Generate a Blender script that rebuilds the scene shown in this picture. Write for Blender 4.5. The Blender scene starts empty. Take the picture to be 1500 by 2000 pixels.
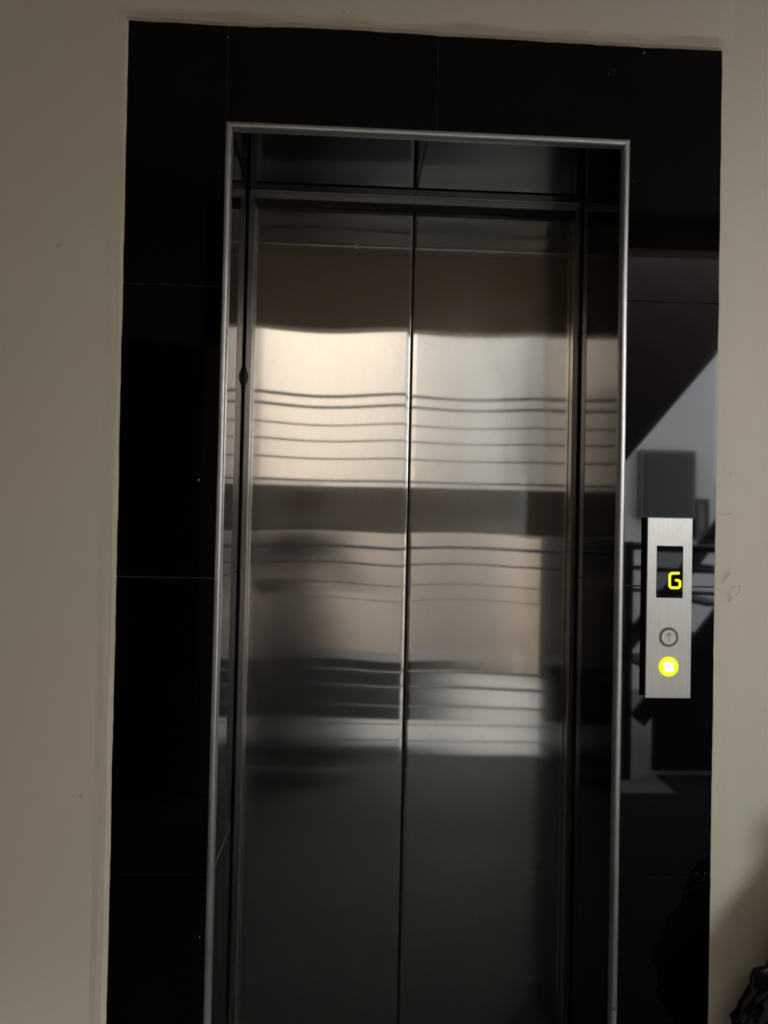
import bpy, bmesh, math, random
from mathutils import Vector, Matrix, noise

random.seed(7)
SC = bpy.context.scene
COL = SC.collection

# ------------------------------------------------------------------ camera
FPX = 1559.18
CAM_POS = Vector((0.26203, -1.64757, 1.30883))
YAW, PITCH, ROLL = 0.049284, 0.020640, 0.021191
cam_data = bpy.data.cameras.new('camera')
cam_data.sensor_fit = 'VERTICAL'
cam_data.sensor_height = 24.0
cam_data.lens = FPX / 2000.0 * 24.0
cam_data.clip_start = 0.02
camera = bpy.data.objects.new('camera', cam_data)
COL.objects.link(camera)
_f = Vector((math.sin(YAW) * math.cos(PITCH), math.cos(YAW) * math.cos(PITCH), math.sin(PITCH)))
_r = Vector((math.cos(YAW), -math.sin(YAW), 0))
_u = _r.cross(_f)
_r2 = math.cos(ROLL) * _r + math.sin(ROLL) * _u
_u2 = -math.sin(ROLL) * _r + math.cos(ROLL) * _u
_m = Matrix((_r2, _u2, -_f)).transposed().to_4x4()
_m.translation = CAM_POS
camera.matrix_world = _m
SC.camera = camera

# ------------------------------------------------------------------ sky, exposure
world = bpy.data.worlds.new('overcast_sky')
SC.world = world
world.use_nodes = True
wn = world.node_tree.nodes
wn['Background'].inputs['Color'].default_value = (0.94, 0.965, 1.0, 1)
wn['Background'].inputs['Strength'].default_value = 19.5
SC.view_settings.view_transform = 'Standard'
SC.view_settings.look = 'None'
SC.view_settings.exposure = 0.0
SC.view_settings.gamma = 1.0
SC.view_settings.use_curve_mapping = False
SC.cycles.use_denoising = True
SC.cycles.max_bounces = 14
SC.cycles.diffuse_bounces = 6
SC.cycles.glossy_bounces = 8
SC.cycles.sample_clamp_indirect = 6.0


# ------------------------------------------------------------------ materials
def mat(name, color, rough=0.5, metal=0.0, ior=1.45, var=0.0, vscale=6.0, bump=0.0, bscale=80.0, spec=0.5,
        tint=None, stretch=None):
    m = bpy.data.materials.new(name)
    m.use_nodes = True
    nt = m.node_tree
    b = nt.nodes['Principled BSDF']
    b.inputs['Roughness'].default_value = rough
    b.inputs['Metallic'].default_value = metal
    b.inputs['IOR'].default_value = ior
    b.inputs['Specular IOR Level'].default_value = spec
    tc = nt.nodes.new('ShaderNodeTexCoord')
    mp = nt.nodes.new('ShaderNodeMapping')
    nt.links.new(tc.outputs['Object'], mp.inputs['Vector'])
    if stretch:
        mp.inputs['Scale'].default_value = stretch
    nz = nt.nodes.new('ShaderNodeTexNoise')
    nz.inputs['Scale'].default_value = vscale
    nz.inputs['Detail'].default_value = 5
    nt.links.new(mp.outputs['Vector'], nz.inputs['Vector'])
    cr = nt.nodes.new('ShaderNodeValToRGB')
    c2 = tint if tint else tuple(max(0, c * (1 - var)) for c in color)
    c1 = tuple(min(1, c * (1 + var)) for c in color)
    cr.color_ramp.elements[0].position = 0.3
    cr.color_ramp.elements[1].position = 0.7
    cr.color_ramp.elements[0].color = (*c2, 1)
    cr.color_ramp.elements[1].color = (*c1, 1)
    nt.links.new(nz.outputs['Fac'], cr.inputs['Fac'])
    nt.links.new(cr.outputs['Color'], b.inputs['Base Color'])
    if bump:
        nb = nt.nodes.new('ShaderNodeTexNoise')
        nb.inputs['Scale'].default_value = bscale
        nb.inputs['Detail'].default_value = 4
        nt.links.new(mp.outputs['Vector'], nb.inputs['Vector'])
        bp = nt.nodes.new('ShaderNodeBump')
        bp.inputs['Strength'].default_value = bump
        bp.inputs['Distance'].default_value = 0.002
        nt.links.new(nb.outputs['Fac'], bp.inputs['Height'])
        nt.links.new(bp.outputs['Normal'], b.inputs['Normal'])
    return m


def glow(name, color, strength):
    m = bpy.data.materials.new(name)
    m.use_nodes = True
    b = m.node_tree.nodes['Principled BSDF']
    b.inputs['Base Color'].default_value = (*color, 1)
    b.inputs['Emission Color'].default_value = (*color, 1)
    b.inputs['Emission Strength'].default_value = strength
    return m


def brushed(name, color, r_fine=0.080, aniso=0.82, haze=0.04, haze_r=0.45, var=0.05, smudge=None):
    """hairline steel: narrow scatter along U (vertical hairlines), wide across, plus a weak broad lobe"""
    m = bpy.data.materials.new(name)
    m.use_nodes = True
    nt = m.node_tree
    nt.nodes.remove(nt.nodes['Principled BSDF'])
    out = nt.nodes['Material Output']
    uv = nt.nodes.new('ShaderNodeTangent')
    uv.direction_type = 'UV_MAP'
    uv.uv_map = 'UVMap'
    tc = nt.nodes.new('ShaderNodeTexCoord')
    mp = nt.nodes.new('ShaderNodeMapping')
    mp.inputs['Scale'].default_value = (260, 260, 30)
    nt.links.new(tc.outputs['Object'], mp.inputs['Vector'])
    nz = nt.nodes.new('ShaderNodeTexNoise')
    nz.inputs['Scale'].default_value = 1.0
    nz.inputs['Detail'].default_value = 3
    nt.links.new(mp.outputs['Vector'], nz.inputs['Vector'])
    nz2 = nt.nodes.new('ShaderNodeTexNoise')
    nz2.inputs['Scale'].default_value = 3.0
    nz2.inputs['Detail'].default_value = 3
    nt.links.new(tc.outputs['Object'], nz2.inputs['Vector'])
    add = nt.nodes.new('ShaderNodeMath')
    add.operation = 'ADD'
    nt.links.new(nz.outputs['Fac'], add.inputs[0])
    nt.links.new(nz2.outputs['Fac'], add.inputs[1])
    half = nt.nodes.new('ShaderNodeMath')
    half.operation = 'MULTIPLY'
    half.inputs[1].default_value = 0.5
    nt.links.new(add.outputs[0], half.inputs[0])
    cr = nt.nodes.new('ShaderNodeValToRGB')
    cr.color_ramp.elements[0].position = 0.35
    cr.color_ramp.elements[1].position = 0.65
    cr.color_ramp.elements[0].color = (color[0] * (1 - var), color[1] * (1 - var), color[2] * (1 - var * 1.6), 1)
    cr.color_ramp.elements[1].color = (*[min(1, c * (1 + var)) for c in color], 1)
    nt.links.new(half.outputs[0], cr.inputs['Fac'])
    g1 = nt.nodes.new('ShaderNodeBsdfAnisotropic')
    g1.inputs['Roughness'].default_value = r_fine
    g1.inputs['Anisotropy'].default_value = aniso
    nt.links.new(uv.outputs['Tangent'], g1.inputs['Tangent'])
    g2 = nt.nodes.new('ShaderNodeBsdfAnisotropic')
    g2.inputs['Roughness'].default_value = haze_r
    g2.inputs['Anisotropy'].default_value = 0.0
    nt.links.new(cr.outputs['Color'], g1.inputs['Color'])
    nt.links.new(cr.outputs['Color'], g2.inputs['Color'])
    mx = nt.nodes.new('ShaderNodeMixShader')
    mx.inputs['Fac'].default_value = haze
    nt.links.new(g1.outputs[0], mx.inputs[1])
    nt.links.new(g2.outputs[0], mx.inputs[2])
    if smudge:      # a small ring left by a sticker: duller there
        dist = nt.nodes.new('ShaderNodeVectorMath')
        dist.operation = 'DISTANCE'
        dist.inputs[1].default_value = smudge
        nt.links.new(tc.outputs['Object'], dist.inputs[0])
        rr = nt.nodes.new('ShaderNodeValToRGB')
        e = rr.color_ramp.elements
        e[0].position = 0.0
        e[0].color = (0.06, 0.06, 0.06, 1)
        e[1].position = 1.0
        e[1].color = (haze, haze, haze, 1)
        for pos, v in ((0.12, 0.05), (0.30, 0.05), (0.38, 0.26), (0.50, 0.26), (0.62, haze)):
            q = e.new(pos)
            q.color = (v, v, v, 1)
        sc = nt.nodes.new('ShaderNodeMath')
        sc.operation = 'MULTIPLY'
        sc.inputs[1].default_value = 1 / 0.014
        nt.links.new(dist.outputs['Value'], sc.inputs[0])
        nt.links.new(sc.outputs[0], rr.inputs['Fac'])
        nt.links.new(rr.outputs['Color'], mx.inputs['Fac'])
    nt.links.new(mx.outputs[0], out.inputs['Surface'])
    return m


def wall_paint():
    """matt cream emulsion with faint pinkish patches and a dirty band where the plaster meets the tiles"""
    m = bpy.data.materials.new('cream_wall_paint')
    m.use_nodes = True
    nt = m.node_tree
    b = nt.nodes['Principled BSDF']
    b.inputs['Roughness'].default_value = 0.6
    b.inputs['Specular IOR Level'].default_value = 0.25
    tc = nt.nodes.new('ShaderNodeTexCoord')
    n1 = nt.nodes.new('ShaderNodeTexNoise')
    n1.inputs['Scale'].default_value = 2.2
    n1.inputs['Detail'].default_value = 6
    nt.links.new(tc.outputs['Object'], n1.inputs['Vector'])
    r1 = nt.nodes.new('ShaderNodeValToRGB')
    r1.color_ramp.elements[0].position = 0.38
    r1.color_ramp.elements[1].position = 0.62
    r1.color_ramp.elements[0].color = (0.692, 0.655, 0.50, 1)
    r1.color_ramp.elements[1].color = (0.735, 0.632, 0.520, 1)
    nt.links.new(n1.outputs['Fac'], r1.inputs['Fac'])
    # dirty plaster line just above the tiles
    sep = nt.nodes.new('ShaderNodeSeparateXYZ')
    nt.links.new(tc.outputs['Object'], sep.inputs['Vector'])
    n2 = nt.nodes.new('ShaderNodeTexNoise')
    n2.inputs['Scale'].default_value = 14
    n2.inputs['Detail'].default_value = 8
    mp2 = nt.nodes.new('ShaderNodeMapping')
    mp2.inputs['Scale'].default_value = (0.5, 1, 2.5)
    nt.links.new(tc.outputs['Object'], mp2.inputs['Vector'])
    nt.links.new(mp2.outputs['Vector'], n2.inputs['Vector'])
    a = nt.nodes.new('ShaderNodeMath')           # z + noise*0.03
    a.operation = 'MULTIPLY_ADD'
    a.inputs[1].default_value = -0.05
    nt.links.new(n2.outputs['Fac'], a.inputs[0])
    nt.links.new(sep.outputs['Z'], a.inputs[2])
    mr = nt.nodes.new('ShaderNodeMapRange')
    mr.inputs['From Min'].default_value = 2.333
    mr.inputs['From Max'].default_value = 2.346
    mr.inputs['To Min'].default_value = 1.0
    mr.inputs['To Max'].default_value = 0.0
    nt.links.new(a.outputs[0], mr.inputs['Value'])
    z0 = nt.nodes.new('ShaderNodeMath')
    z0.operation = 'GREATER_THAN'
    z0.inputs[1].default_value = 2.335
    nt.links.new(sep.outputs['Z'], z0.inputs[0])
    x0 = nt.nodes.new('ShaderNodeMapRange')
    x0.inputs['From Min'].default_value = -0.23
    x0.inputs['From Max'].default_value = -0.17
    nt.links.new(sep.outputs['X'], x0.inputs['Value'])
    x1 = nt.nodes.new('ShaderNodeMapRange')
    x1.inputs['From Min'].default_value = 1.06
    x1.inputs['From Max'].default_value = 1.03
    nt.links.new(sep.outputs['X'], x1.inputs['Value'])
    cur = mr.outputs[0]
    for o in (z0.outputs[0], x0.outputs[0], x1.outputs[0]):
        k = nt.nodes.new('ShaderNodeMath')
        k.operation = 'MULTIPLY'
        nt.links.new(cur, k.inputs[0])
        nt.links.new(o, k.inputs[1])
        cur = k.outputs[0]
    k = nt.nodes.new('ShaderNodeMath')
    k.operation = 'MULTIPLY'
    k.inputs[1].default_value = 0.8
    nt.links.new(cur, k.inputs[0])
    mix = nt.nodes.new('ShaderNodeMixRGB')
    mix.inputs['Color2'].default_value = (0.50, 0.40, 0.31, 1)
    nt.links.new(k.outputs[0], mix.inputs['Fac'])
    nt.links.new(r1.outputs['Color'], mix.inputs['Color1'])
    # sparse dark specks
    vo = nt.nodes.new('ShaderNodeTexVoronoi')
    vo.inputs['Scale'].default_value = 9
    nt.links.new(tc.outputs['Object'], vo.inputs['Vector'])
    sp = nt.nodes.new('ShaderNodeMapRange')
    sp.inputs['From Min'].default_value = 0.022
    sp.inputs['From Max'].default_value = 0.045
    sp.inputs['To Min'].default_value = 0.45
    sp.inputs['To Max'].default_value = 0.0
    nt.links.new(vo.outputs['Distance'], sp.inputs['Value'])
    mix2 = nt.nodes.new('ShaderNodeMixRGB')
    mix2.inputs['Color2'].default_value = (0.25, 0.21, 0.17, 1)
    nt.links.new(sp.outputs[0], mix2.inputs['Fac'])
    nt.links.new(mix.outputs['Color'], mix2.inputs['Color1'])
    nt.links.new(mix2.outputs['Color'], b.inputs['Base Color'])
    nb = nt.nodes.new('ShaderNodeTexNoise')
    nb.inputs['Scale'].default_value = 24
    nb.inputs['Detail'].default_value = 6
    nt.links.new(tc.outputs['Object'], nb.inputs['Vector'])
    bp = nt.nodes.new('ShaderNodeBump')
    bp.inputs['Strength'].default_value = 0.12
    bp.inputs['Distance'].default_value = 0.004
    nt.links.new(nb.outputs['Fac'], bp.inputs['Height'])
    nt.links.new(bp.outputs['Normal'], b.inputs['Normal'])
    return m


M = {}
M['wall'] = wall_paint()
M['tile'] = mat('polished_black_tile', (0.0013, 0.0013, 0.0014), rough=0.03, ior=1.55, var=0.2)
M['reveal'] = mat('black_reveal_tile', (0.0013, 0.0013, 0.0014), rough=0.03, ior=1.32, var=0.2)
M['grout'] = mat('grey_grout', (0.10, 0.098, 0.092), rough=0.9, var=0.35, vscale=30)
M['steel'] = brushed('hairline_steel', (0.68, 0.655, 0.61), smudge=(0.278, 0.336, 2.012))
M['frame_steel'] = brushed('frame_steel', (0.52, 0.50, 0.47), r_fine=0.22, aniso=0.4, haze=0.2)
M['trim'] = brushed('aluminium_trim', (0.62, 0.63, 0.63), r_fine=0.38, aniso=0.3, haze=0.35, haze_r=0.7)
M['plate'] = brushed('satin_steel_plate', (0.73, 0.715, 0.68), r_fine=0.42, aniso=0.4, haze=0.4, haze_r=0.7, var=0.07)
M['caulk'] = mat('black_sealant', (0.004, 0.004, 0.004), rough=0.6, var=0.3, vscale=40, bump=0.4)
M['dark'] = mat('dark_gap', (0.006, 0.006, 0.006), rough=0.8, var=0.2)
M['glass'] = mat('display_glass', (0.004, 0.004, 0.005), rough=0.03, ior=1.3, var=0.1)
M['digit'] = glow('yellow_led', (1.0, 0.88, 0.02), 1.0)
M['lamp'] = glow('yellow_button_light', (1.0, 0.93, 0.0), 1.0)
M['lampcore'] = glow('white_button_light', (1.0, 1.0, 0.75), 1.6)
M['groove'] = mat('engraved_dark', (0.10, 0.10, 0.095), rough=0.5, var=0.2)
M['speck'] = mat('pale_paint_speck', (0.30, 0.29, 0.27), rough=0.8, var=0.2)
M['pencil'] = mat('pencil_grey', (0.42, 0.39, 0.32), rough=0.8, var=0.15, vscale=60)
M['bag'] = mat('black_polythene', (0.006, 0.006, 0.007), rough=0.11, ior=1.7, var=0.2, bump=0.6, bscale=35)
M['floor'] = mat('brown_floor_tile', (0.014, 0.0135, 0.011), rough=0.8, var=0.18, vscale=4, spec=0.15)
M['plain'] = mat('cream_plaster', (0.42, 0.36, 0.29), rough=0.8, var=0.06, vscale=2)
M['ceil'] = mat('ceiling_paint', (0.30, 0.27, 0.23), rough=0.85, var=0.05)
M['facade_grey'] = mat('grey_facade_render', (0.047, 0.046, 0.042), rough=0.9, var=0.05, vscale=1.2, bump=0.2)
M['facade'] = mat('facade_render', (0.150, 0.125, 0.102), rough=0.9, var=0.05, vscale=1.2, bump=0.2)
M['white'] = mat('white_render', (0.46, 0.47, 0.48), rough=0.9, var=0.04, vscale=2)
M['conc'] = mat('pale_concrete', (0.095, 0.094, 0.090), rough=0.9, var=0.15, vscale=5, bump=0.3)
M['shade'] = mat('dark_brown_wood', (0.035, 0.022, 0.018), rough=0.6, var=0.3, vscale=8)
M['gate'] = mat('grey_gate_paint', (0.07, 0.076, 0.078), rough=0.4, var=0.08)
M['gate_sheet'] = mat('pale_grey_sheet', (0.80, 0.80, 0.79), rough=0.5, var=0.05)
M['black_steel'] = mat('black_painted_steel', (0.012, 0.012, 0.013), rough=0.4, var=0.2)
M['brick'] = mat('red_brick', (0.33, 0.25, 0.18), rough=0.9, var=0.2, vscale=12, bump=0.3)


# ------------------------------------------------------------------ helpers
def link(name, bm, m, parent=None, smooth=False, uv=None):
    me = bpy.data.meshes.new(name)
    bmesh.ops.recalc_face_normals(bm, faces=bm.faces[:])
    if uv:
        lay = bm.loops.layers.uv.new('UVMap')
        for f in bm.faces:
            for l in f.loops:
                l[lay].uv = uv(l.vert.co)
    for f in bm.faces:
        f.smooth = smooth
    bm.to_mesh(me)
    bm.free()
    o = bpy.data.objects.new(name, me)
    COL.objects.link(o)
    for x in (m if isinstance(m, (list, tuple)) else [m]):
        me.materials.append(x)
    if parent:
        o.parent = parent
    return o


def empty(name, loc=(0, 0, 0)):
    o = bpy.data.objects.new(name, None)
    o.empty_display_size = 0.1
    COL.objects.link(o)
    o['base'] = 1
    del o['base']
    return o


def tag(o, label=None, cat=None, group=None, kind=None):
    if label:
        o['label'] = label
    if cat:
        o['category'] = cat
    if group:
        o['group'] = group
    if kind:
        o['kind'] = kind
    return o


def box(bm, x0, x1, y0, y1, z0, z1, bevel=0.0, seg=2):
    v = [bm.verts.new(c) for c in ((x0, y0, z0), (x1, y0, z0), (x1, y1, z0), (x0, y1, z0),
                                   (x0, y0, z1), (x1, y0, z1), (x1, y1, z1), (x0, y1, z1))]
    fs = [bm.faces.new([v[i] for i in q]) for q in
          ((0, 3, 2, 1), (4, 5, 6, 7), (0, 1, 5, 4), (1, 2, 6, 5), (2, 3, 7, 6), (3, 0, 4, 7))]
    if bevel:
        es = list({e for f in fs for e in f.edges})
        bmesh.ops.bevel(bm, geom=es, offset=bevel, segments=seg, profile=0.5, affect='EDGES', clamp_overlap=True)
    return bm


def bxo(name, m, dims, parent=None, bevel=0.0, uv=None, smooth=False):
    bm = bmesh.new()
    box(bm, *dims, bevel=bevel)
    return link(name, bm, m, parent, uv=uv, smooth=smooth)


def tube(bm, p0, p1, r, n=10):
    p0, p1 = Vector(p0), Vector(p1)
    d = (p1 - p0).normalized()
    a = d.orthogonal().normalized()
    b = d.cross(a)
    rings = []
    for p in (p0, p1):
        rings.append([bm.verts.new(p + r * (math.cos(t) * a + math.sin(t) * b))
                      for t in (2 * math.pi * i / n for i in range(n))])
    for i in range(n):
        j = (i + 1) % n
        bm.faces.new((rings[0][i], rings[0][j], rings[1][j], rings[1][i]))
    bm.faces.new(rings[0][::-1])
    bm.faces.new(rings[1])
    return bm


def bar(bm, p0, p1, w, t):
    """flat bar from p0 to p1, width w in the xz plane, thickness t along y"""
    p0, p1 = Vector(p0), Vector(p1)
    d = (p1 - p0).normalized()
    n = Vector((0, 1, 0))
    s = d.cross(n).normalized() * (w / 2)
    vs = []
    for p in (p0, p1):
        for a, b in ((-1, -1), (1, -1), (1, 1), (-1, 1)):
            vs.append(bm.verts.new(p + s * a + n * (t / 2) * b))
    for q in ((0, 1, 2, 3), (7, 6, 5, 4), (0, 4, 5, 1), (1, 5, 6, 2), (2, 6, 7, 3), (3, 7, 4, 0)):
        bm.faces.new([vs[i] for i in q])
    return bm


UVZ = lambda c: (c.z, c.x + c.y)      # U runs up: tangent along z
UVX = lambda c: (c.x, c.z + c.y)      # U runs across


def struct(o):
    o['kind'] = 'structure'
    return o


# ------------------------------------------------------------------ the lift wall: plaster skin round the tiles
XL_T, XL_B, XR_T, XR_B, ZO = -0.204, -0.1925, 1.0455, 1.0415, 2.3435
Z_BOT = 0.0
TOP = 2.9
X_LEFT, X_RIGHT = -1.6, 3.6
GX0, GX1, GY = -0.33, 1.46, -2.30       # gate opening


def edge_x(z, side):
    t = (ZO - z) / (ZO - 0.3)
    w = 0.0016 * noise.noise((z * 7, 3.1 + 9 * side, 0)) + 0.0009 * noise.noise((z * 40, 1.7 + 5 * side, 0))
    if side == 0:
        return XL_T + (XL_B - XL_T) * t + w
    return XR_T + (XR_B - XR_T) * t + w * 0.8


path = []                                   # (x, z, outward nx, nz, is_top)
n = 110
for i in range(n):
    z = Z_BOT + (ZO - Z_BOT) * i / n
    path.append((edge_x(z, 0), z, -1, 0, 0))
path.append((edge_x(ZO, 0), ZO, -0.7, 0.7, 1))
n = 120
for i in range(1, n):
    x = XL_T + (XR_T - XL_T) * i / n
    s = 0.0035 * noise.noise((x * 6, 0.3, 2)) + 0.0020 * noise.noise((x * 34, 7.3, 2))
    s += 0.004 * max(0, 1 - abs(x - 0.25) / 0.5) - 0.002
    path.append((x, ZO + s * min(1, 8 * min(x - XL_T, XR_T - x)), 0, 1, 1))
path.append((edge_x(ZO, 1), ZO, 0.7, 0.7, 1))
n = 110
for i in range(n):
    z = ZO - (ZO - Z_BOT) * (i + 1) / n
    path.append((edge_x(z, 1), z, 1, 0, 0))

bm = bmesh.new()
rings = [[] for _ in range(5)]
Y_W = -0.0065                                # plaster stands proud of the tile face
for i, (x, z, nx, nz, top) in enumerate(path):
    k = 0.7 + 0.5 * noise.noise((i * 0.13, 4.2, 0))
    rings[0].append(bm.verts.new((x, 0.004, z)))
    right = nx > 0.5
    rings[1].append(bm.verts.new((x, -0.0006 if right else -0.0012, z)))
    d = 0.0065 * k + (0.0045 * (1 - z / ZO) if nx < -0.5 else 0)
    ridge = 0.0045 * (1 - z / ZO) if nx < -0.5 else 0
    rings[2].append(bm.verts.new((x + nx * d, -0.0012 if right else Y_W - ridge, z + nz * d)))
    d2 = 0.02 + 0.004 * noise.noise((i * 0.21, 1.2, 0))
    lump = -0.0018 * max(0, noise.noise((i * 0.3, 9, 0)) + 0.4) if top else 0
    rings[3].append(bm.verts.new((x + nx * d2, (-0.0020 if right else Y_W - 0.8 * ridge) + lump, z + nz * d2)))
    d3 = 0.034
    rings[4].append(bm.verts.new((x + nx * d3, -0.0028 if right else Y_W, z + nz * d3)))
for a in range(4):
    for i in range(len(path) - 1):
        bm.faces.new((rings[a][i], rings[a][i + 1], rings[a + 1][i + 1], rings[a + 1][i]))
# flat plaster out to the room corners
oi = rings[4]
outer = []
for v in oi:
    x, z = v.co.x, v.co.z
    if z < ZO + 0.02 and x < 0:
        outer.append(bm.verts.new((X_LEFT, Y_W, z)))
    elif z < ZO + 0.02 and x > 0.9:
        outer.append(bm.verts.new((X_RIGHT, Y_W, z)))
    else:
        outer.append(bm.verts.new((x, Y_W, TOP)))
for i in range(len(oi) - 1):
    a, b = outer[i], outer[i + 1]
    bm.faces.new((oi[i], oi[i + 1], b, a))
    if abs(a.co.x - b.co.x) > 0.3:           # corner fill
        cx = a.co.x if a.co.x < -1 else b.co.x
        c = bm.verts.new((cx, Y_W, TOP))
        bm.faces.new((a, b, c))
# masonry behind: two piers and a lintel, so that no light comes through
for d in ((X_LEFT, -0.024, 0.02, 0.5, 0, TOP), (0.871, X_RIGHT, 0.02, 0.5, 0, TOP), (-0.024, 0.871, 0.02, 0.5, 2.166, TOP)):
    box(bm, *d)
wall_back = struct(link('wall_back', bm, M['wall']))
tag(wall_back, 'cream painted plaster wall round the black tiled lift opening')

# grout bed behind the tiles
bm = bmesh.new()
box(bm, -0.215, -0.001, 0.004, 0.02, 0, 2.36)
box(bm, 0.848, 1.056, 0.004, 0.02, 0, 2.36)
box(bm, -0.001, 0.848, 0.004, 0.02, 2.144, 2.36)
box(bm, -0.022, -0.003, 0.02, 0.306, 0, 2.16)
box(bm, 0.850, 0.869, 0.02, 0.306, 0, 2.16)
box(bm, -0.003, 0.850, 0.02, 0.306, 2.146, 2.16)
link('grout', bm, M['grout'], wall_back)

D = 0.306           # depth of the tiled reveal
ZT = 2.142          # head of the opening
XA, XB = 0.0, 0.8472
XM = 0.437
J = 0.0008          # half joint


def tile(x0, x1, z0, z1):
    bm = bmesh.new()
    box(bm, x0 + J, x1 - J, 0.0, 0.0105, z0 + J, z1 - J, bevel=0.0006, seg=1)
    tx, tz = random.uniform(-1, 1) * 0.0012, random.uniform(-1, 1) * 0.0008
    cx, cz = (x0 + x1) / 2, (z0 + z1) / 2
    for v in bm.verts:
        v.co.y += tx * (v.co.x - cx) + tz * (v.co.z - cz)
    return link('tile', bm, M['tile'], wall_back)


for a, b in ((0.0, 0.6), (0.6, 1.2), (1.2, 1.8), (1.8, 2.356)):
    tile(-0.214, XA, a, b)
    tile(XB, 1.055, a, b)
tile(XA, XM, ZT, 2.356)
tile(XM, XB, ZT, 2.356)
# tiles lining the reveal
for a, b in ((0.0, 0.6), (0.6, 1.2), (1.2, 1.8), (1.8, ZT)):
    for x0, x1 in ((-0.002, 0.0085), (0.8387, 0.8492)):
        bm = bmesh.new()
        box(bm, x0, x1, 0.009, D - 0.0005, a + J, min(b - J, ZT - 0.004), bevel=0.0005, seg=1)
        link('reveal_tile', bm, M['reveal'], wall_back)
for a, b in ((0.009, 0.419), (0.419, 0.838)):
    bm = bmesh.new()
    box(bm, a + J, b - J, 0.009, D - 0.0005, ZT - 0.0115, ZT - 0.001, bevel=0.0005, seg=1)
    link('reveal_tile', bm, M['reveal'], wall_back)

# pale flecks of paint and chips on the tile faces
for (x, z, s) in ((-0.013, 2.037, 0.0016), (0.856, 2.055, 0.0016), (-0.037, 1.400, 0.0035), (0.800, 2.282, 0.002),
                  (0.812, 2.292, 0.0018), (0.876, 2.330, 0.004), (0.0, 2.318, 0.003), (1.030, 0.602, 0.003), (1.012, 0.6025, 0.0022),
                  (-0.012, 0.475, 0.003), (0.8535, 1.826, 0.0025)):
    bm = bmesh.new()
    vs = []
    k = 7
    for i in range(k):
        t = 2 * math.pi * i / k
        r = s * random.uniform(0.55, 1.1)
        vs.append((x + r * math.cos(t) * random.uniform(0.5, 1), z + r * math.sin(t)))
    lo = [bm.verts.new((a, 0.0005, b)) for a, b in vs]
    hi = [bm.verts.new((x + (a - x) * 0.7, -0.0016, z + (b - z) * 0.7)) for a, b in vs]
    bm.faces.new(hi)
    for i in range(k):
        j = (i + 1) % k
        bm.faces.new((lo[i], lo[j], hi[j], hi[i]))
    link('paint_fleck', bm, M['speck'], wall_back)

# faint pencil marks on the plaster right of the tiles
def stroke(pts, w=0.0016):
    bm = bmesh.new()
    prev = None
    for i, (x, z) in enumerate(pts):
        a = Vector(pts[max(0, i - 1)]); b = Vector(pts[min(len(pts) - 1, i + 1)])
        d = (b - a).normalized(); nn = Vector((-d.y, d.x)) * w / 2
        cur = (bm.verts.new((x + nn.x, Y_W - 0.0004, z + nn.y)), bm.verts.new((x - nn.x, Y_W - 0.0004, z - nn.y)))
        if prev:
            bm.faces.new((prev[0], cur[0], cur[1], prev[1]))
        prev = cur
    return link('pencil_mark', bm, M['pencil'], wall_back)

stroke([(1.052, 1.352), (1.064, 1.3535), (1.078, 1.3565)], 0.0012)
stroke([(1.053, 1.222), (1.066, 1.231), (1.074, 1.230), (1.058, 1.212)], 0.0014)
stroke([(1.090, 1.204), (1.078, 1.200), (1.071, 1.190), (1.078, 1.178), (1.070, 1.170)], 0.0018)
stroke([(1.095, 1.206), (1.093, 1.193), (1.086, 1.183)], 0.0014)
stroke([(1.069, 1.435), (1.072, 1.444)], 0.0014)

# ------------------------------------------------------------------ aluminium edge trim
def trim_profile(o, i, along):
    pass

TW = 0.0130
# profile in (u = inward from the outer edge, y)
PROF = [(0.0, 0.001), (0.0, -0.0022), (0.0012, -0.0034), (0.0076, -0.0036), (0.0096, -0.0030), (0.0118, -0.0008), (TW, 0.003), (TW, 0.016)]
trim = struct(empty('trim_1'))
tag(trim, 'thin aluminium edge trim framing the black lift opening')


def trim_piece(which):
    bm = bmesh.new()
    a, b = [], []
    N = 24
    rows = []
    for k in range(N + 1):
        t = k / N
        row = []
        for (u, y) in PROF:
            if which == 'L':
                z = t * (ZT - u)
                wob = 0.0008 * noise.noise((z * 3, 0, 1))
                row.append(bm.verts.new((XA + u + wob, y, z)))
            elif which == 'R':
                z = t * (ZT - u)
                wob = 0.0008 * noise.noise((z * 3, 5, 1))
                row.append(bm.verts.new((XB - u + wob, y, z)))
            else:
                x = XA + u + t * (XB - XA - 2 * u)
                row.append(bm.verts.new((x, y, ZT - u)))
        rows.append(row)
    for k in range(N):
        for q in range(len(PROF) - 1):
            bm.faces.new((rows[k][q], rows[k][q + 1], rows[k + 1][q + 1], rows[k + 1][q]))
    return link('edge_strip', bm, M['trim'], trim, smooth=True, uv=(UVX if which == 'T' else UVZ))


for w in 'LTR':
    trim_piece(w)
# screw head low on the right strip
bm = bmesh.new()
bmesh.ops.create_cone(bm, cap_ends=True, segments=16, radius1=0.005, radius2=0.0035, depth=0.003,
                      matrix=Matrix.Translation((0.8425, -0.0045, 0.327)) @ Matrix.Rotation(math.pi / 2, 4, 'X'))
link('screw_head', bm, M['groove'], trim)

# ------------------------------------------------------------------ the lift doors
DY = 0.337
lift = empty('elevator_door')
tag(lift, 'brushed steel centre-opening elevator doors set deep in the black tiled reveal', 'elevator door')


def warp(x, z):
    w = -0.00042 * math.cos(2 * math.pi * (z - 1.62) / 1.15 + 1.2) * math.cos(2 * math.pi * (x - (0.20 if x < 0.42 else 0.545)) / (0.44 if x < 0.42 else 0.48))
    w += 0.0005 * noise.noise((x * 2.3, z * 1.6, 4.4))
    return w


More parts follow.
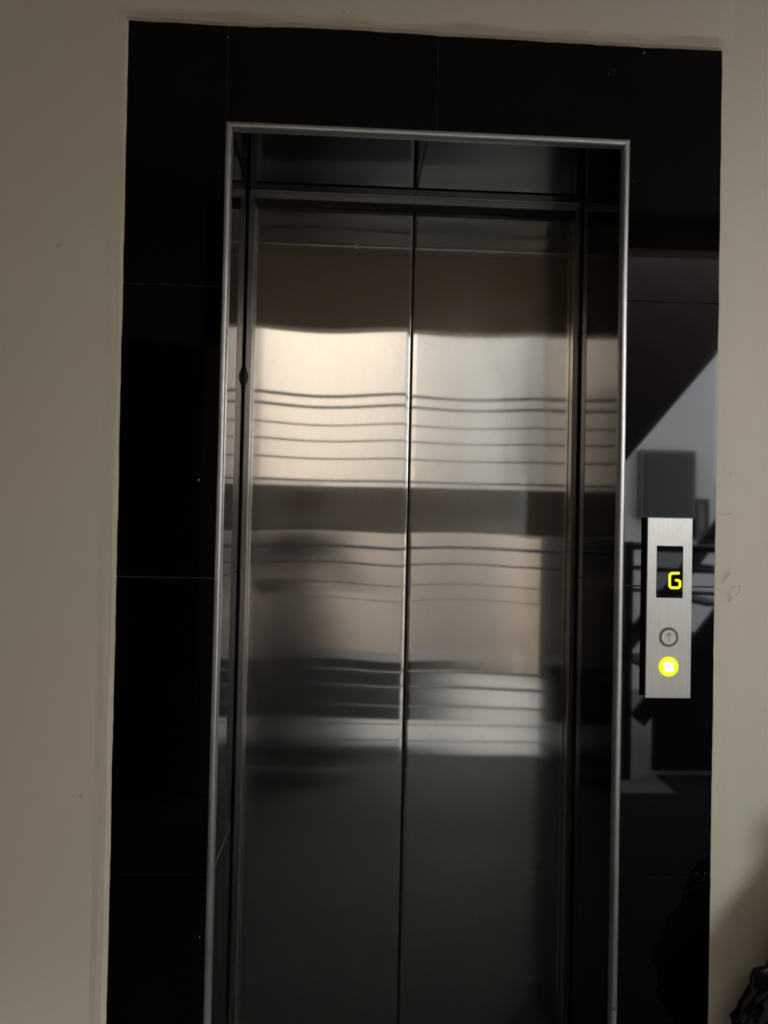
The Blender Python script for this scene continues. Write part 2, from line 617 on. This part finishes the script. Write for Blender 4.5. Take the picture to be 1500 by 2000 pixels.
def panel(x0, x1):
    bm = bmesh.new()
    NX, NZ = 36, 150
    z0, z1 = 0.012, 2.150
    rows = []
    for k in range(NZ + 1):
        z = z0 + (z1 - z0) * k / NZ
        row = []
        for i in range(-3, NX + 4):
            t = min(max(i / NX, 0), 1)
            x = x0 + (x1 - x0) * t
            if i < 0 or i > NX:                    # rolled edges
                e = (-i if i < 0 else i - NX) / 3
                ang = e * math.pi / 2
                s = -1 if i < 0 else 1
                row.append(bm.verts.new((x + s * 0.0022 * math.sin(ang), DY + warp(x, z) + 0.0022 * (1 - math.cos(ang)), z)))
            else:
                row.append(bm.verts.new((x, DY + warp(x, z), z)))
        # return into the thickness
        row.insert(0, bm.verts.new((row[0].co.x, DY + 0.03, z)))
        row.append(bm.verts.new((row[-1].co.x, DY + 0.03, z)))
        rows.append(row)
    for k in range(NZ):
        for q in range(len(rows[0]) - 1):
            bm.faces.new((rows[k][q], rows[k][q + 1], rows[k + 1][q + 1], rows[k + 1][q]))
        bm.faces.new((rows[k][-1], rows[k][0], rows[k + 1][0], rows[k + 1][-1]))
    return link('door_panel', bm, M['steel'], lift, smooth=True, uv=UVZ)


SEAM = 0.4205
panel(0.022, SEAM - 0.0042)
panel(SEAM + 0.0042, 0.828)
bxo('door_seal', M['dark'], (SEAM - 0.012, SEAM + 0.012, DY + 0.010, DY + 0.028, 0.012, 2.15), lift)

# steel frame round the doors: jambs and head
def jamb(x0, x1, inner):
    """front flange with a rolled inner edge and a return towards the doors"""
    bm = bmesh.new()
    s = 1 if inner > 0 else -1
    a, b = (x0, x1) if s > 0 else (x1, x0)
    prof = [(a, D + 0.020), (a, D + 0.0005), (b - s * 0.002, D - 0.0005), (b - s * 0.0006, D + 0.0004), (b, D + 0.002), (b, D + 0.028)]
    rows = [[bm.verts.new((x, y, z)) for x, y in prof] for z in (0.0, 2.118)]
    for q in range(len(prof) - 1):
        bm.faces.new((rows[0][q], rows[0][q + 1], rows[1][q + 1], rows[1][q]))
    return link('frame_jamb', bm, M['frame_steel'], lift, smooth=False, uv=UVZ)


jamb(0.0130, 0.0275, 1)
jamb(0.8215, 0.8335, -1)
bm = bmesh.new()
prof = [(D + 0.020, 2.1335), (D - 0.0015, 2.1325), (D - 0.0015, 2.1295), (D + 0.0005, 2.1285), (D + 0.0005, 2.113), (D + 0.002, 2.1115), (D + 0.028, 2.1115)]
rows = [[bm.verts.new((x, y, z)) for y, z in prof] for x in (0.0145, 0.8335)]
for q in range(len(prof) - 1):
    bm.faces.new((rows[0][q], rows[0][q + 1], rows[1][q + 1], rows[1][q]))
link('frame_head', bm, M['frame_steel'], lift, uv=UVX)
bxo('head_shadow_strip', M['dark'], (0.0285, 0.8215, D + 0.004, DY - 0.003, 2.1055, 2.1112), lift)  # solid black strip standing in for the shadow line under the head
bxo('head_lip', M['trim'], (0.0145, 0.8335, D - 0.0035, D - 0.0012, 2.1290, 2.1318), lift, bevel=0.0006, uv=UVX)


# sealant in the slit between tiles and frame, with blobs
def bead(x, seed, blobs, w0):
    bm = bmesh.new()
    N = 160
    rows = []
    for k in range(N + 1):
        z = 2.128 * k / N
        w = w0 * (0.75 + 0.6 * noise.noise((z * 5, seed, 0)) + 0.4 * noise.noise((z * 23, seed, 3)))
        for bz, bh, bw in blobs:
            w += bw * max(0, 1 - ((z - bz) / bh) ** 2)
        w = max(w, 0.0008)
        c = x + 0.0009 * noise.noise((z * 6, seed + 3, 0))
        rows.append([bm.verts.new((c + w * math.cos(t), D + 0.004 - (0.004 + 0.5 * w) * math.sin(t), z))
                     for t in (math.pi * i / 6 for i in range(7))])
    for k in range(N):
        for q in range(6):
            bm.faces.new((rows[k][q], rows[k][q + 1], rows[k + 1][q + 1], rows[k + 1][q]))
    return link('sealant_bead', bm, M['caulk'], lift, smooth=True)


bead(0.0110, 1.0, ((1.675, 0.024, 0.0062), (1.668, 0.022, 0.0030), (1.640, 0.024, 0.0025)), 0.0015)
bead(0.8360, 6.0, ((1.78, 0.03, 0.002),), 0.0026)
bm = bmesh.new()                                   # rough bead above the head
rows = []
for k in range(121):
    x = 0.012 + 0.826 * k / 120
    w = 0.0022 + 0.0020 * noise.noise((x * 30, 3, 3)) + 0.0012 * noise.noise((x * 90, 1, 3)) + 0.0015 * (x > 0.4)
    rows.append([bm.verts.new((x, D + 0.003 - w * 1.4 * math.sin(t), 2.1325 + w * math.cos(t)))
                 for t in (math.pi * i / 6 for i in range(7))])
for k in range(120):
    for q in range(6):
        bm.faces.new((rows[k][q], rows[k][q + 1], rows[k + 1][q + 1], rows[k + 1][q]))
link('sealant_bead', bm, M['caulk'], lift, smooth=True)
bxo('door_sill', M['frame_steel'], (0.0, 0.848, 0.3065, 0.40, 0.0, 0.008), lift, bevel=0.001, uv=UVX)
bxo('wall_shaft', M['dark'], (X_LEFT, X_RIGHT, 0.5, 0.56, 0, TOP))
struct(bpy.data.objects['wall_shaft'])
tag(bpy.data.objects['wall_shaft'], 'dark shaft wall behind the lift doors')

# ------------------------------------------------------------------ call panel
call = empty('call_panel')
tag(call, 'narrow satin steel lift call panel showing a yellow G on the right tiles', 'call panel')
PX0, PX1, PZ0, PZ1, PY = 0.8915, 0.9872, 0.9695, 1.3440, -0.018
bxo('back_box', M['groove'], (PX0 + 0.004, PX1 - 0.002, -0.0130, 0.0004, PZ0 + 0.003, PZ1 - 0.002), call, bevel=0.0008)
bxo('face_plate', M['plate'], (PX0, PX1, PY, -0.0125, PZ0, PZ1), call, bevel=0.0011, uv=UVZ)
disp = bxo('display_screen', M['glass'], (0.9115, 0.9673, PY - 0.0006, PY + 0.002, 1.1775, 1.2850), call, bevel=0.0004)


def ribbon(name, strokes, w, m, parent, y):
    bm = bmesh.new()
    for pts in strokes:
        for (x0, z0), (x1, z1) in zip(pts, pts[1:]):
            bar(bm, (x0, y, z0), (x1, y, z1), w, 0.0006)
        for (x, z) in pts:
            bmesh.ops.create_cone(bm, cap_ends=True, segments=14, radius1=w / 2, radius2=w / 2, depth=0.0006,
                                  matrix=Matrix.Translation((x, y, z)) @ Matrix.Rotation(math.pi / 2, 4, 'X'))
    return link(name, bm, m, parent)


gx0, gx1, gz0, gz1 = 0.9392, 0.9610, 1.1985, 1.2290
gm = (gz0 + gz1) / 2
ribbon('floor_letter', [[(gx1 - 0.003, gz1), (gx0 + 0.0035, gz1 - 0.0004), (gx0, gz1 - 0.0045), (gx0, gz0 + 0.0035),
                         (gx0 + 0.0035, gz0), (gx1 - 0.0035, gz0), (gx1, gz0 + 0.0035), (gx1, gm - 0.0025), (gx1 - 0.003, gm), (gx1 - 0.0085, gm + 0.0004)]],
       0.0056, M['digit'], disp, PY - 0.0010)


def disc(name, cx, cz, r, y0, y1, m, parent, seg=40, bev=0.0006, uv=None):
    bm = bmesh.new()
    rr = [(r, y1), (r, y0 + bev), (r - bev, y0), (0.0, y0)]
    rings = []
    for (q, y) in rr[:-1]:
        rings.append([bm.verts.new((cx + q * math.cos(2 * math.pi * i / seg), y, cz + q * math.sin(2 * math.pi * i / seg))) for i in range(seg)])
    for a in range(2):
        for i in range(seg):
            j = (i + 1) % seg
            bm.faces.new((rings[a][i], rings[a][j], rings[a + 1][j], rings[a + 1][i]))
    bm.faces.new(rings[2])
    return link(name, bm, m, parent, uv=uv)


def ring(name, cx, cz, r0, r1, y0, y1, m, parent, seg=44):
    bm = bmesh.new()
    prof = [(r0, y1), (r0, y0 + 0.0005), (r0 + 0.0006, y0), (r1 - 0.0006, y0), (r1, y0 + 0.0006), (r1, y1)]
    rows = [[bm.verts.new((cx + q * math.cos(2 * math.pi * i / seg), y, cz + q * math.sin(2 * math.pi * i / seg))) for i in range(seg)] for q, y in prof]
    for a in range(len(prof) - 1):
        for i in range(seg):
            j = (i + 1) % seg
            bm.faces.new((rows[a][i], rows[a][j], rows[a + 1][j], rows[a + 1][i]))
    return link(name, bm, m, parent, smooth=True, uv=UVZ)


bx, bz = 0.9385, 1.0962
ub = disc('up_button', bx, bz, 0.0158, PY - 0.0022, PY, M['plate'], call, uv=UVZ)
ring('button_ring', bx, bz, 0.0158, 0.0192, PY - 0.0008, PY + 0.001, M['groove'], ub)
ring('button_bezel', bx, bz, 0.0192, 0.0205, PY - 0.0014, PY + 0.001, M['plate'], ub)
ribbon('up_arrow', [[(bx, bz - 0.008), (bx, bz + 0.0085)], [(bx - 0.0055, bz + 0.0028), (bx, bz + 0.0085), (bx + 0.0055, bz + 0.0028)]],
       0.0013, M['groove'], ub, PY - 0.0022)
bx, bz = 0.9395, 1.0350
lb = disc('lit_button', bx, bz, 0.0205, PY - 0.0030, PY, M['lamp'], call, bev=0.0012)
lb['label'] = 'glowing yellow round button with a white four-lobed light'
bm = bmesh.new()
for sx in (-1, 1):
    for sz in (-1, 1):
        bmesh.ops.create_cone(bm, cap_ends=True, segments=20, radius1=0.0058, radius2=0.0058, depth=0.0006,
                              matrix=Matrix.Translation((bx - 0.0004 + sx * 0.0050, PY - 0.0032, bz + sz * 0.0052)) @ Matrix.Rotation(math.pi / 2, 4, 'X'))
link('button_symbol', bm, M['lampcore'], lb)

# ------------------------------------------------------------------ black refuse bag in the corner
def refuse_bag():
    root = empty('refuse_bag')
    tag(root, 'shiny crumpled black plastic bag against the wall right of the lift', 'plastic bag')
    bm = bmesh.new()
    bmesh.ops.create_icosphere(bm, subdivisions=6, radius=1.0)
    cx, cy = 1.288, -0.17
    for v in bm.verts:
        d = v.co.normalized()
        t = (d.z + 1) / 2                                   # 0 floor .. 1 neck
        prof = (math.sin(math.pi * min(1, t * 0.92 + 0.04)) ** 0.55) * (1 - 0.55 * max(0, t - 0.45) / 0.55)
        a = math.atan2(d.y, d.x)
        pleat = 0.05 * math.sin(11 * a + 3 * noise.noise(d * 2)) * t
        q = d * 3.1
        crum = 0.12 * noise.turbulence(q, 3, True) - 0.01 - 0.13 * abs(noise.noise(d * 6.5)) - 0.08 * abs(noise.noise(d * 13 + Vector((3, 1, 2)))) + 0.02 * noise.noise(d * 27)
        r = max(0.02, prof * (1 + pleat + crum))
        h = (d.x ** 2 + d.y ** 2) ** 0.5 + 1e-6
        z = 0.72 * t + 0.03 * noise.noise(d * 4)
        v.co = Vector((cx + 0.285 * r * d.x / h, cy + 0.15 * r * d.y / h, max(0.002, z)))
        v.co.y = min(v.co.y, -0.012)
    link('bag_body', bm, M['bag'], root, smooth=True)
    bm = bmesh.new()                                        # gathered neck
    N = 36
    rows = []
    for k in range(12):
        t = k / 11
        rr = 0.055 - 0.035 * math.sin(math.pi * min(1, t * 1.6)) if t < 0.6 else 0.022 + 0.04 * (t - 0.6) / 0.4
        rows.append([bm.verts.new((cx + rr * (1 + 0.22 * math.sin(9 * a) * t) * math.cos(a), cy + rr * (1 + 0.22 * math.sin(9 * a) * t) * math.sin(a),
                                   0.70 + 0.07 * t + 0.012 * math.sin(5 * a) * t)) for a in (2 * math.pi * i / N for i in range(N))])
    for k in range(11):
        for i in range(N):
            j = (i + 1) % N
            bm.faces.new((rows[k][i], rows[k][j], rows[k + 1][j], rows[k + 1][i]))
    link('bag_neck', bm, M['bag'], root, smooth=True)
    return root


refuse_bag()

# ------------------------------------------------------------------ the lobby behind the camera (seen in the reflections)
struct(bxo('floor', M['floor'], (X_LEFT, X_RIGHT, GY - 0.05, 0.60, -0.12, 0.0)))
struct(bxo('ceiling', M['ceil'], (X_LEFT, X_RIGHT, GY - 0.1, 0.5, TOP, TOP + 0.25)))
struct(bxo('wall_left', M['plain'], (X_LEFT - 0.15, X_LEFT, -3.4, 0.5, -0.12, TOP)))
struct(bxo('wall_right', M['plain'], (X_RIGHT, X_RIGHT + 0.15, GY - 0.05, 0.5, -0.1, TOP)))
# front wall: pier, lintels over the gate and over the open doorway on the right
bm = bmesh.new()
box(bm, GX0 - 0.12, GX0, GY - 0.12, GY, -0.12, TOP)
box(bm, X_LEFT, GX0, GY - 0.12, GY, 2.2, TOP)
box(bm, GX0, GX1, GY - 0.12, GY, 2.47, 3.3)
box(bm, GX1, GX1 + 0.14, GY - 0.12, GY, -0.12, 3.3)
box(bm, GX1 + 0.14, 2.8, GY - 0.12, GY, 2.75, 3.3)
box(bm, 2.8, X_RIGHT, GY - 0.12, GY, -0.12, 3.3)
struct(link('wall_front', bm, M['plain']))
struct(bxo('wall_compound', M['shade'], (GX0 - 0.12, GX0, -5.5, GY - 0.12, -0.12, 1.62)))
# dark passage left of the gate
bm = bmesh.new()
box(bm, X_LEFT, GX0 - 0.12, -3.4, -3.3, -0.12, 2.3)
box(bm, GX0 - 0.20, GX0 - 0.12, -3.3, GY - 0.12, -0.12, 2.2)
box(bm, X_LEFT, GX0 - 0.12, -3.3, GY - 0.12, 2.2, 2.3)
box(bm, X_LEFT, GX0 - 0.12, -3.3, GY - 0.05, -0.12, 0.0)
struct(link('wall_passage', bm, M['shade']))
# alley and yard
struct(bxo('ground', M['conc'], (-3.5, 12.0, -12.0, GY - 0.05, -0.25, -0.10)))
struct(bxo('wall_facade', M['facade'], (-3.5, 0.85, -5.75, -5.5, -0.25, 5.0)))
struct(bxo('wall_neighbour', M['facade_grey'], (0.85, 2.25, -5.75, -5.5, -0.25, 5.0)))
struct(bxo('wall_stair', M['white'], (2.25, 3.65, -5.75, -5.5, -0.25, 5.0)))
struct(bxo('wall_yard', M['facade'], (3.5, 12.0, -12.2, -12.0, -0.25, 2.2)))
struct(bxo('wall_sky_screen', M['plain'], (6.5, 6.7, -7.6, GY - 0.1, -0.25, 5.0)))  # added out of view to keep sky light off the left of the lift wall

# ------------------------------------------------------------------ the photographer, dim in the left door leaf
M['cloth'] = mat('dark_cotton', (0.007, 0.0065, 0.0075), rough=0.9, var=0.3, vscale=12, bump=0.3)
M['trouser'] = mat('charcoal_denim', (0.010, 0.011, 0.014), rough=0.9, var=0.3, vscale=20, bump=0.3)
M['skin'] = mat('brown_skin', (0.16, 0.085, 0.055), rough=0.55, var=0.08, vscale=10)
M['hair'] = mat('black_hair', (0.006, 0.005, 0.005), rough=0.5, var=0.3, vscale=60, bump=0.6)
M['shoe'] = mat('black_shoe', (0.01, 0.01, 0.01), rough=0.45, var=0.2)
M['phone'] = mat('dark_phone_shell', (0.01, 0.01, 0.011), rough=0.25, var=0.1)


def person():
    root = empty('person')
    tag(root, 'person in long dark clothes holding up a phone, mirrored dimly in the left door panel', 'person')
    ox, oy = 0.03, -1.93
    V, E, R = [], [], []

    def add(p, r, prev=None):
        V.append((ox + p[0], oy + p[1], p[2]))
        R.append(r if isinstance(r, tuple) else (r, r))
        if prev is not None:
            E.append((prev, len(V) - 1))
        return len(V) - 1

    def chain(prev, pts):
        for p, r in pts:
            prev = add(p, r, prev)
        return prev

    pel = add((0, 0, 0.84), (0.150, 0.105))
    ch = chain(pel, [((0, 0.00, 0.95), (0.130, 0.095)), ((0, 0.01, 1.08), (0.145, 0.105)), ((0, 0.005, 1.20), (0.125, 0.09))])
    chain(ch, [((0.0, 0.0, 1.285), (0.052, 0.05)), ((0.005, 0.012, 1.345), (0.048, 0.048)), ((0.012, 0.03, 1.395), (0.062, 0.07)),
               ((0.014, 0.035, 1.455), (0.074, 0.092)), ((0.014, 0.025, 1.515), (0.06, 0.075))])

    def fingers(w, base, dirs, spread, lens, r):
        for k, L in enumerate(lens):
            p = [base[q] + spread[q] * (k - 1.5) for q in range(3)]
            root_i = add(p, r * 1.05, w)
            a = root_i
            for j, dv in enumerate(dirs):
                p = [p[q] + dv[q] * L * (0.45, 0.33, 0.24)[j] for q in range(3)]
                a = add(p, r * (0.95 - 0.12 * j), a)

    # right arm lifts the phone, elbow out
    w = chain(ch, [((0.125, 0.0, 1.225), 0.062), ((0.185, 0.0, 1.195), 0.058), ((0.270, 0.01, 1.06), 0.052), ((0.315, 0.02, 0.975), 0.046),
                   ((0.292, 0.11, 1.06), 0.040), ((0.258, 0.205, 1.150), (0.028, 0.024)), ((0.250, 0.222, 1.195), (0.034, 0.016))])
    fingers(w, (0.272, 0.230, 1.222), ((0.1, 0.05, 0.95), (-0.2, 0.12, 0.9), (-0.6, 0.10, 0.5)), (-0.004, 0.0, -0.018), (0.050, 0.058, 0.056, 0.046), 0.0085)
    chain(w, [((0.214, 0.226, 1.205), 0.012), ((0.188, 0.228, 1.225), 0.010), ((0.180, 0.236, 1.250), 0.009)])
    # left arm folded across the front
    w = chain(ch, [((-0.125, 0.0, 1.225), 0.062), ((-0.185, 0.0, 1.195), 0.058), ((-0.260, 0.01, 1.06), 0.052), ((-0.295, 0.03, 0.97), 0.046),
                   ((-0.200, 0.13, 1.00), 0.040), ((-0.085, 0.190, 1.035), (0.026, 0.028)), ((-0.035, 0.198, 1.045), (0.020, 0.036))])
    fingers(w, (0.0, 0.205, 1.05), ((0.95, 0.0, 0.1), (0.8, -0.3, 0.0), (0.3, -0.7, -0.1)), (0.002, 0.0, -0.020), (0.066, 0.078, 0.082, 0.072), 0.0085)
    chain(w, [((-0.040, 0.200, 1.082), 0.012), ((-0.015, 0.205, 1.110), 0.010), ((0.010, 0.205, 1.128), 0.009)])
    # legs and feet
    for sx in (-1, 1):
        chain(pel, [((sx * 0.085, 0.0, 0.78), (0.088, 0.092)), ((sx * 0.095, 0.005, 0.62), 0.076), ((sx * 0.10, 0.012, 0.44), 0.056),
                    ((sx * 0.105, -0.005, 0.30), 0.054), ((sx * 0.11, -0.015, 0.10), 0.042)])
    me = bpy.data.meshes.new('body')
    me.from_pydata(V, E, [])
    tmp = bpy.data.objects.new('body_tmp', me)
    COL.objects.link(tmp)
    sk = tmp.modifiers.new('skin', 'SKIN')
    sk.use_smooth_shade = True
    for i, d in enumerate(me.skin_vertices[0].data):
        d.radius = R[i]
        d.use_root = (i == pel)
    sub = tmp.modifiers.new('sub', 'SUBSURF')
    sub.levels = sub.render_levels = 2
    bpy.context.view_layer.update()
    dg = bpy.context.evaluated_depsgraph_get()
    m2 = bpy.data.meshes.new_from_object(tmp.evaluated_get(dg))
    bpy.data.objects.remove(tmp)
    m2.name = 'body'
    m2.materials.clear()
    for k in ('skin', 'cloth', 'trouser'):
        m2.materials.append(M[k])
    for f in m2.polygons:
        x, y, z = f.center.x - ox, f.center.y - oy, f.center.z
        f.use_smooth = True
        if z < 0.83 and abs(x) < 0.20:
            f.material_index = 2
        elif z > 1.315 and abs(x) < 0.12 or (x > -0.11 and y > 0.165) or (x > 0.15 and y > 0.165):
            f.material_index = 0
        else:
            f.material_index = 1
    body = bpy.data.objects.new('body', m2)
    COL.objects.link(body)
    body.parent = root
    bm = bmesh.new()                                        # long loose skirt of the tunic
    N = 48
    prof = [(0.98, 0.150, 0.118), (0.90, 0.170, 0.130), (0.80, 0.196, 0.145), (0.60, 0.228, 0.160), (0.40, 0.252, 0.172), (0.20, 0.285, 0.182), (0.09, 0.300, 0.186),
            (0.092, 0.290, 0.178), (0.20, 0.275, 0.172)]
    rows = []
    for z, a, b in prof:
        k = (1 - z) ** 1.5
        rows.append([bm.verts.new((ox + a * (1 + 0.07 * k * math.sin(9 * t + 1.3 * z)) * math.cos(t), oy + b * (1 + 0.09 * k * math.sin(9 * t + 1.3 * z)) * math.sin(t), z))
                     for t in (2 * math.pi * i / N for i in range(N))])
    for q in range(len(rows) - 1):
        for i in range(N):
            j = (i + 1) % N
            bm.faces.new((rows[q][i], rows[q][j], rows[q + 1][j], rows[q + 1][i]))
    link('tunic_skirt', bm, M['cloth'], body, smooth=True)
    # face and hair
    hx, hy, hz = ox + 0.013, oy + 0.032, 1.448
    bm = bmesh.new()
    bmesh.ops.create_uvsphere(bm, u_segments=28, v_segments=18, radius=1.0)
    for v in bm.verts:
        d = v.co.copy()
        fr = max(0, d.y)
        z = max(d.z, -0.75 + 0.0 * fr)
        if d.y > 0.25:                                   # hairline above the forehead
            z = max(z, 0.42)
        v.co = Vector((hx + 0.084 * d.x, hy - 0.006 + 0.104 * d.y * (0.94 if d.y > 0 else 1.0), hz + 0.118 * z * (1 + 0.02 * noise.noise(d * 8))))
    link('hair', bm, M['hair'], body, smooth=True)
    for sx in (-1, 1):
        bm = bmesh.new()
        bmesh.ops.create_uvsphere(bm, u_segments=14, v_segments=10, radius=1.0)
        for v in bm.verts:
            v.co = Vector((hx + sx * 0.086 + 0.010 * v.co.x, hy - 0.002 + 0.018 * v.co.y, hz - 0.012 + 0.030 * v.co.z))
        link('ear', bm, M['skin'], body, smooth=True)
        bm = bmesh.new()
        bmesh.ops.create_uvsphere(bm, u_segments=14, v_segments=10, radius=1.0)
        for v in bm.verts:
            v.co = Vector((hx + sx * 0.031 + 0.014 * v.co.x, hy + 0.083 + 0.008 * v.co.y, hz + 0.004 + 0.006 * v.co.z))
        link('eye', bm, M['groove'], body, smooth=True)
    bm = bmesh.new()
    bmesh.ops.create_uvsphere(bm, u_segments=14, v_segments=10, radius=1.0)
    for v in bm.verts:
        k = 0.6 + 0.4 * (1 - v.co.z) / 2
        v.co = Vector((hx + 0.016 * k * v.co.x, hy + 0.090 + 0.020 * k * v.co.y, hz - 0.022 + 0.026 * v.co.z))
    link('nose', bm, M['skin'], body, smooth=True)
    bm = bmesh.new()
    bmesh.ops.create_uvsphere(bm, u_segments=14, v_segments=10, radius=1.0)
    for v in bm.verts:
        v.co = Vector((hx + 0.024 * v.co.x, hy + 0.080 + 0.010 * v.co.y, hz - 0.066 + 0.007 * v.co.z))
    link('mouth', bm, M['shade'], body, smooth=True)
    for sx in (-1, 1):
        bm = bmesh.new()
        bmesh.ops.create_uvsphere(bm, u_segments=20, v_segments=12, radius=1.0)
        for v in bm.verts:
            d = v.co
            toe = max(0, d.y)
            v.co = Vector((ox + sx * 0.115 + 0.046 * d.x, oy + 0.035 + 0.125 * d.y, max(0.0, 0.045 + 0.055 * d.z * (1 - 0.35 * toe))))
        link('shoe', bm, M['shoe'], root, smooth=True)


person()
ph = empty('smartphone')
tag(ph, 'dark phone held upright by the mirrored person', 'phone')
bxo('phone_body', M['phone'], (0.228, 0.302, -1.666, -1.658, 1.185, 1.335), ph, bevel=0.0035)
bxo('camera_bump', M['glass'], (0.246, 0.278, -1.658, -1.655, 1.292, 1.325), ph, bevel=0.0012)

# steel gate
gate = empty('steel_gate')
tag(gate, 'grey steel gate of horizontal rails mirrored in the elevator doors', 'gate')
for z, r in ((2.085, 0.010), (2.020, 0.009), (1.913, 0.0055), (1.818, 0.0055), (1.714, 0.0055), (1.584, 0.0075),
             (1.200, 0.011), (1.102, 0.007), (0.983, 0.004), (0.893, 0.003),
             (0.474, 0.009), (0.385, 0.009), (0.275, 0.006), (0.171, 0.004), (0.077, 0.004)):
    bm = bmesh.new()
    tube(bm, (GX0 + 0.01, GY - 0.05, z), (GX1 - 0.005, GY - 0.05, z), r)
    link('rail', bm, M['gate'], gate, smooth=True)
bxo('lock_plate', M['gate_sheet'], (GX0 + 0.01, 1.235, GY - 0.056, GY - 0.044, 1.286, 1.551), gate, bevel=0.002)
bxo('lock_box', M['black_steel'], (1.235, GX1 - 0.01, GY - 0.075, GY - 0.030, 1.286, 1.551), gate, bevel=0.004)
for x in (GX0 + 0.015, GX1 - 0.02):
    bxo('post', M['black_steel'], (x - 0.014, x + 0.014, GY - 0.07, GY - 0.03, 0.0, 2.47), gate, bevel=0.003)

# things in the alley behind the gate
t = empty('wooden_door')
tag(t, 'dark brown wooden door across the alley, dim in the door reflection', 'door')
bxo('door_leaf', M['shade'], (GX0 + 0.01, 0.08, -5.495, -5.46, -0.10, 1.60), t, bevel=0.004)
for z0, z1 in ((0.05, 0.70), (0.82, 1.52)):
    bxo('raised_panel', M['shade'], (GX0 + 0.07, 0.01, -5.462, -5.452, z0, z1), t, bevel=0.004)
t = empty('low_bench')
tag(t, 'long low black bench behind the gate, a dark band in the door reflection', 'bench')
bxo('seat', M['dark'], (-0.26, 0.98, -2.98, -2.60, 0.44, 0.50), t, bevel=0.008)
bxo('apron', M['dark'], (-0.22, 0.94, -2.95, -2.63, 0.13, 0.44), t, bevel=0.006)
for x in (-0.18, 0.86):
    for y in (-2.94, -2.68):
        bxo('leg', M['dark'], (x, x + 0.04, y, y + 0.04, -0.10, 0.13), t, bevel=0.003)

# dark side wall of the upper flight: its lower edge climbs to the right
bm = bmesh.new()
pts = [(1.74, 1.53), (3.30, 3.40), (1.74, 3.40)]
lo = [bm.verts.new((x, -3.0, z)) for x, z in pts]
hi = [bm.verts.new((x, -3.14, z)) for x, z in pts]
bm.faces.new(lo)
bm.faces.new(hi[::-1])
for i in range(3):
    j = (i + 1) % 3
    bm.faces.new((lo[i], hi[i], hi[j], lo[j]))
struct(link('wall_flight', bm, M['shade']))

struct(bxo('roof_shade', M['conc'], (3.0, 3.65, -5.5, -3.14, 3.4, 3.55)))  # unseen slab added to shade the right end of the pale wall
struct(bxo('wall_pier', M['brick'], (2.02, 2.30, -5.49, -5.30, -0.12, 1.24), bevel=0.006))

# stair flight in the opening to the right, seen in the right-hand tiles
stair = empty('steel_staircase')
tag(stair, 'black steel staircase mirrored in the polished tiles behind the call panel', 'staircase')
SL = 1.27
for y, za in ((-3.75, 0.42), (-3.05, 0.30)):      # two flat stringers; za is the height at x = 2.10
    bm = bmesh.new()
    bar(bm, (2.02, y, za - 0.08 * SL), (3.30, y, za + 1.20 * SL), 0.10, 0.04)
    link('stringer', bm, M['black_steel'], stair)
for i in range(7):
    x = 2.20 + i * 0.16
    z = 0.36 + (x - 2.10) * SL
    bxo('tread', M['black_steel'], (x - 0.08, x + 0.10, -3.73, -3.07, z - 0.012, z + 0.012), stair, bevel=0.003)
bm = bmesh.new()                                   # closed panel under the flight
pts = [(2.12, -0.10), (3.25, -0.10), (3.25, 1.65), (2.12, 0.22)]
lo = [bm.verts.new((x, -3.06, z)) for x, z in pts]
hi = [bm.verts.new((x, -3.08, z)) for x, z in pts]
bm.faces.new(lo)
bm.faces.new(hi[::-1])
for i in range(4):
    j = (i + 1) % 4
    bm.faces.new((lo[i], hi[i], hi[j], lo[j]))
link('side_panel', bm, M['black_steel'], stair)

railing = empty('steel_railing')
tag(railing, 'black steel post and rail mirrored in the tiles left of the call panel', 'railing')
bxo('post', M['black_steel'], (1.875, 1.925, -2.925, -2.875, -0.10, 1.26), railing, bevel=0.004)
bxo('post', M['black_steel'], (2.895, 2.945, -2.925, -2.875, -0.10, 1.26), railing, bevel=0.004)
for z, r in ((1.235, 0.024), (1.110, 0.014), (0.985, 0.012)):
    bm = bmesh.new()
    tube(bm, (1.92, -2.90, z), (2.90, -2.90, z - (0.02 if r > 0.02 else 0.03)), r)
    link('rail', bm, M['black_steel'], railing, smooth=True)
t = empty('wall_cabinet')
tag(t, 'dark square cabinet on the pale wall, mirrored in the tiles above the call panel', 'cabinet')
bxo('cabinet_body', M['gate'], (2.90, 3.40, -5.50, -5.38, 1.44, 2.06), t, bevel=0.004)
bxo('door_leaf', M['black_steel'], (2.93, 3.37, -5.38, -5.365, 1.47, 2.03), t, bevel=0.003)
t = empty('meter_box')
tag(t, 'narrow dark framed box on the pale wall, mirrored right of the call panel', 'box')
bm = bmesh.new()
for d in ((3.43, 3.45, -5.5, -5.43, 1.26, 1.63), (3.53, 3.55, -5.5, -5.43, 1.26, 1.63), (3.45, 3.53, -5.5, -5.43, 1.60, 1.63), (3.45, 3.53, -5.5, -5.43, 1.26, 1.34)):
    box(bm, *d)
link('box_frame', bm, M['black_steel'], t)
bxo('pane', M['gate'], (3.45, 3.53, -5.5, -5.45, 1.34, 1.60), t)
t = empty('darkening_mat')  # added mat that darkens the ground mirrored in the right-hand tiles
tag(t, 'black mat added to darken the ground outside the doorway by the stairs', 'mat')
bxo('mat_body', M['black_steel'], (2.10, 2.86, -2.95, -2.44, -0.10, -0.088), t, bevel=0.002)
for i in range(4):
    bxo('rib', M['black_steel'], (2.16 + i * 0.18, 2.20 + i * 0.18, -2.92, -2.47, -0.088, -0.084), t)
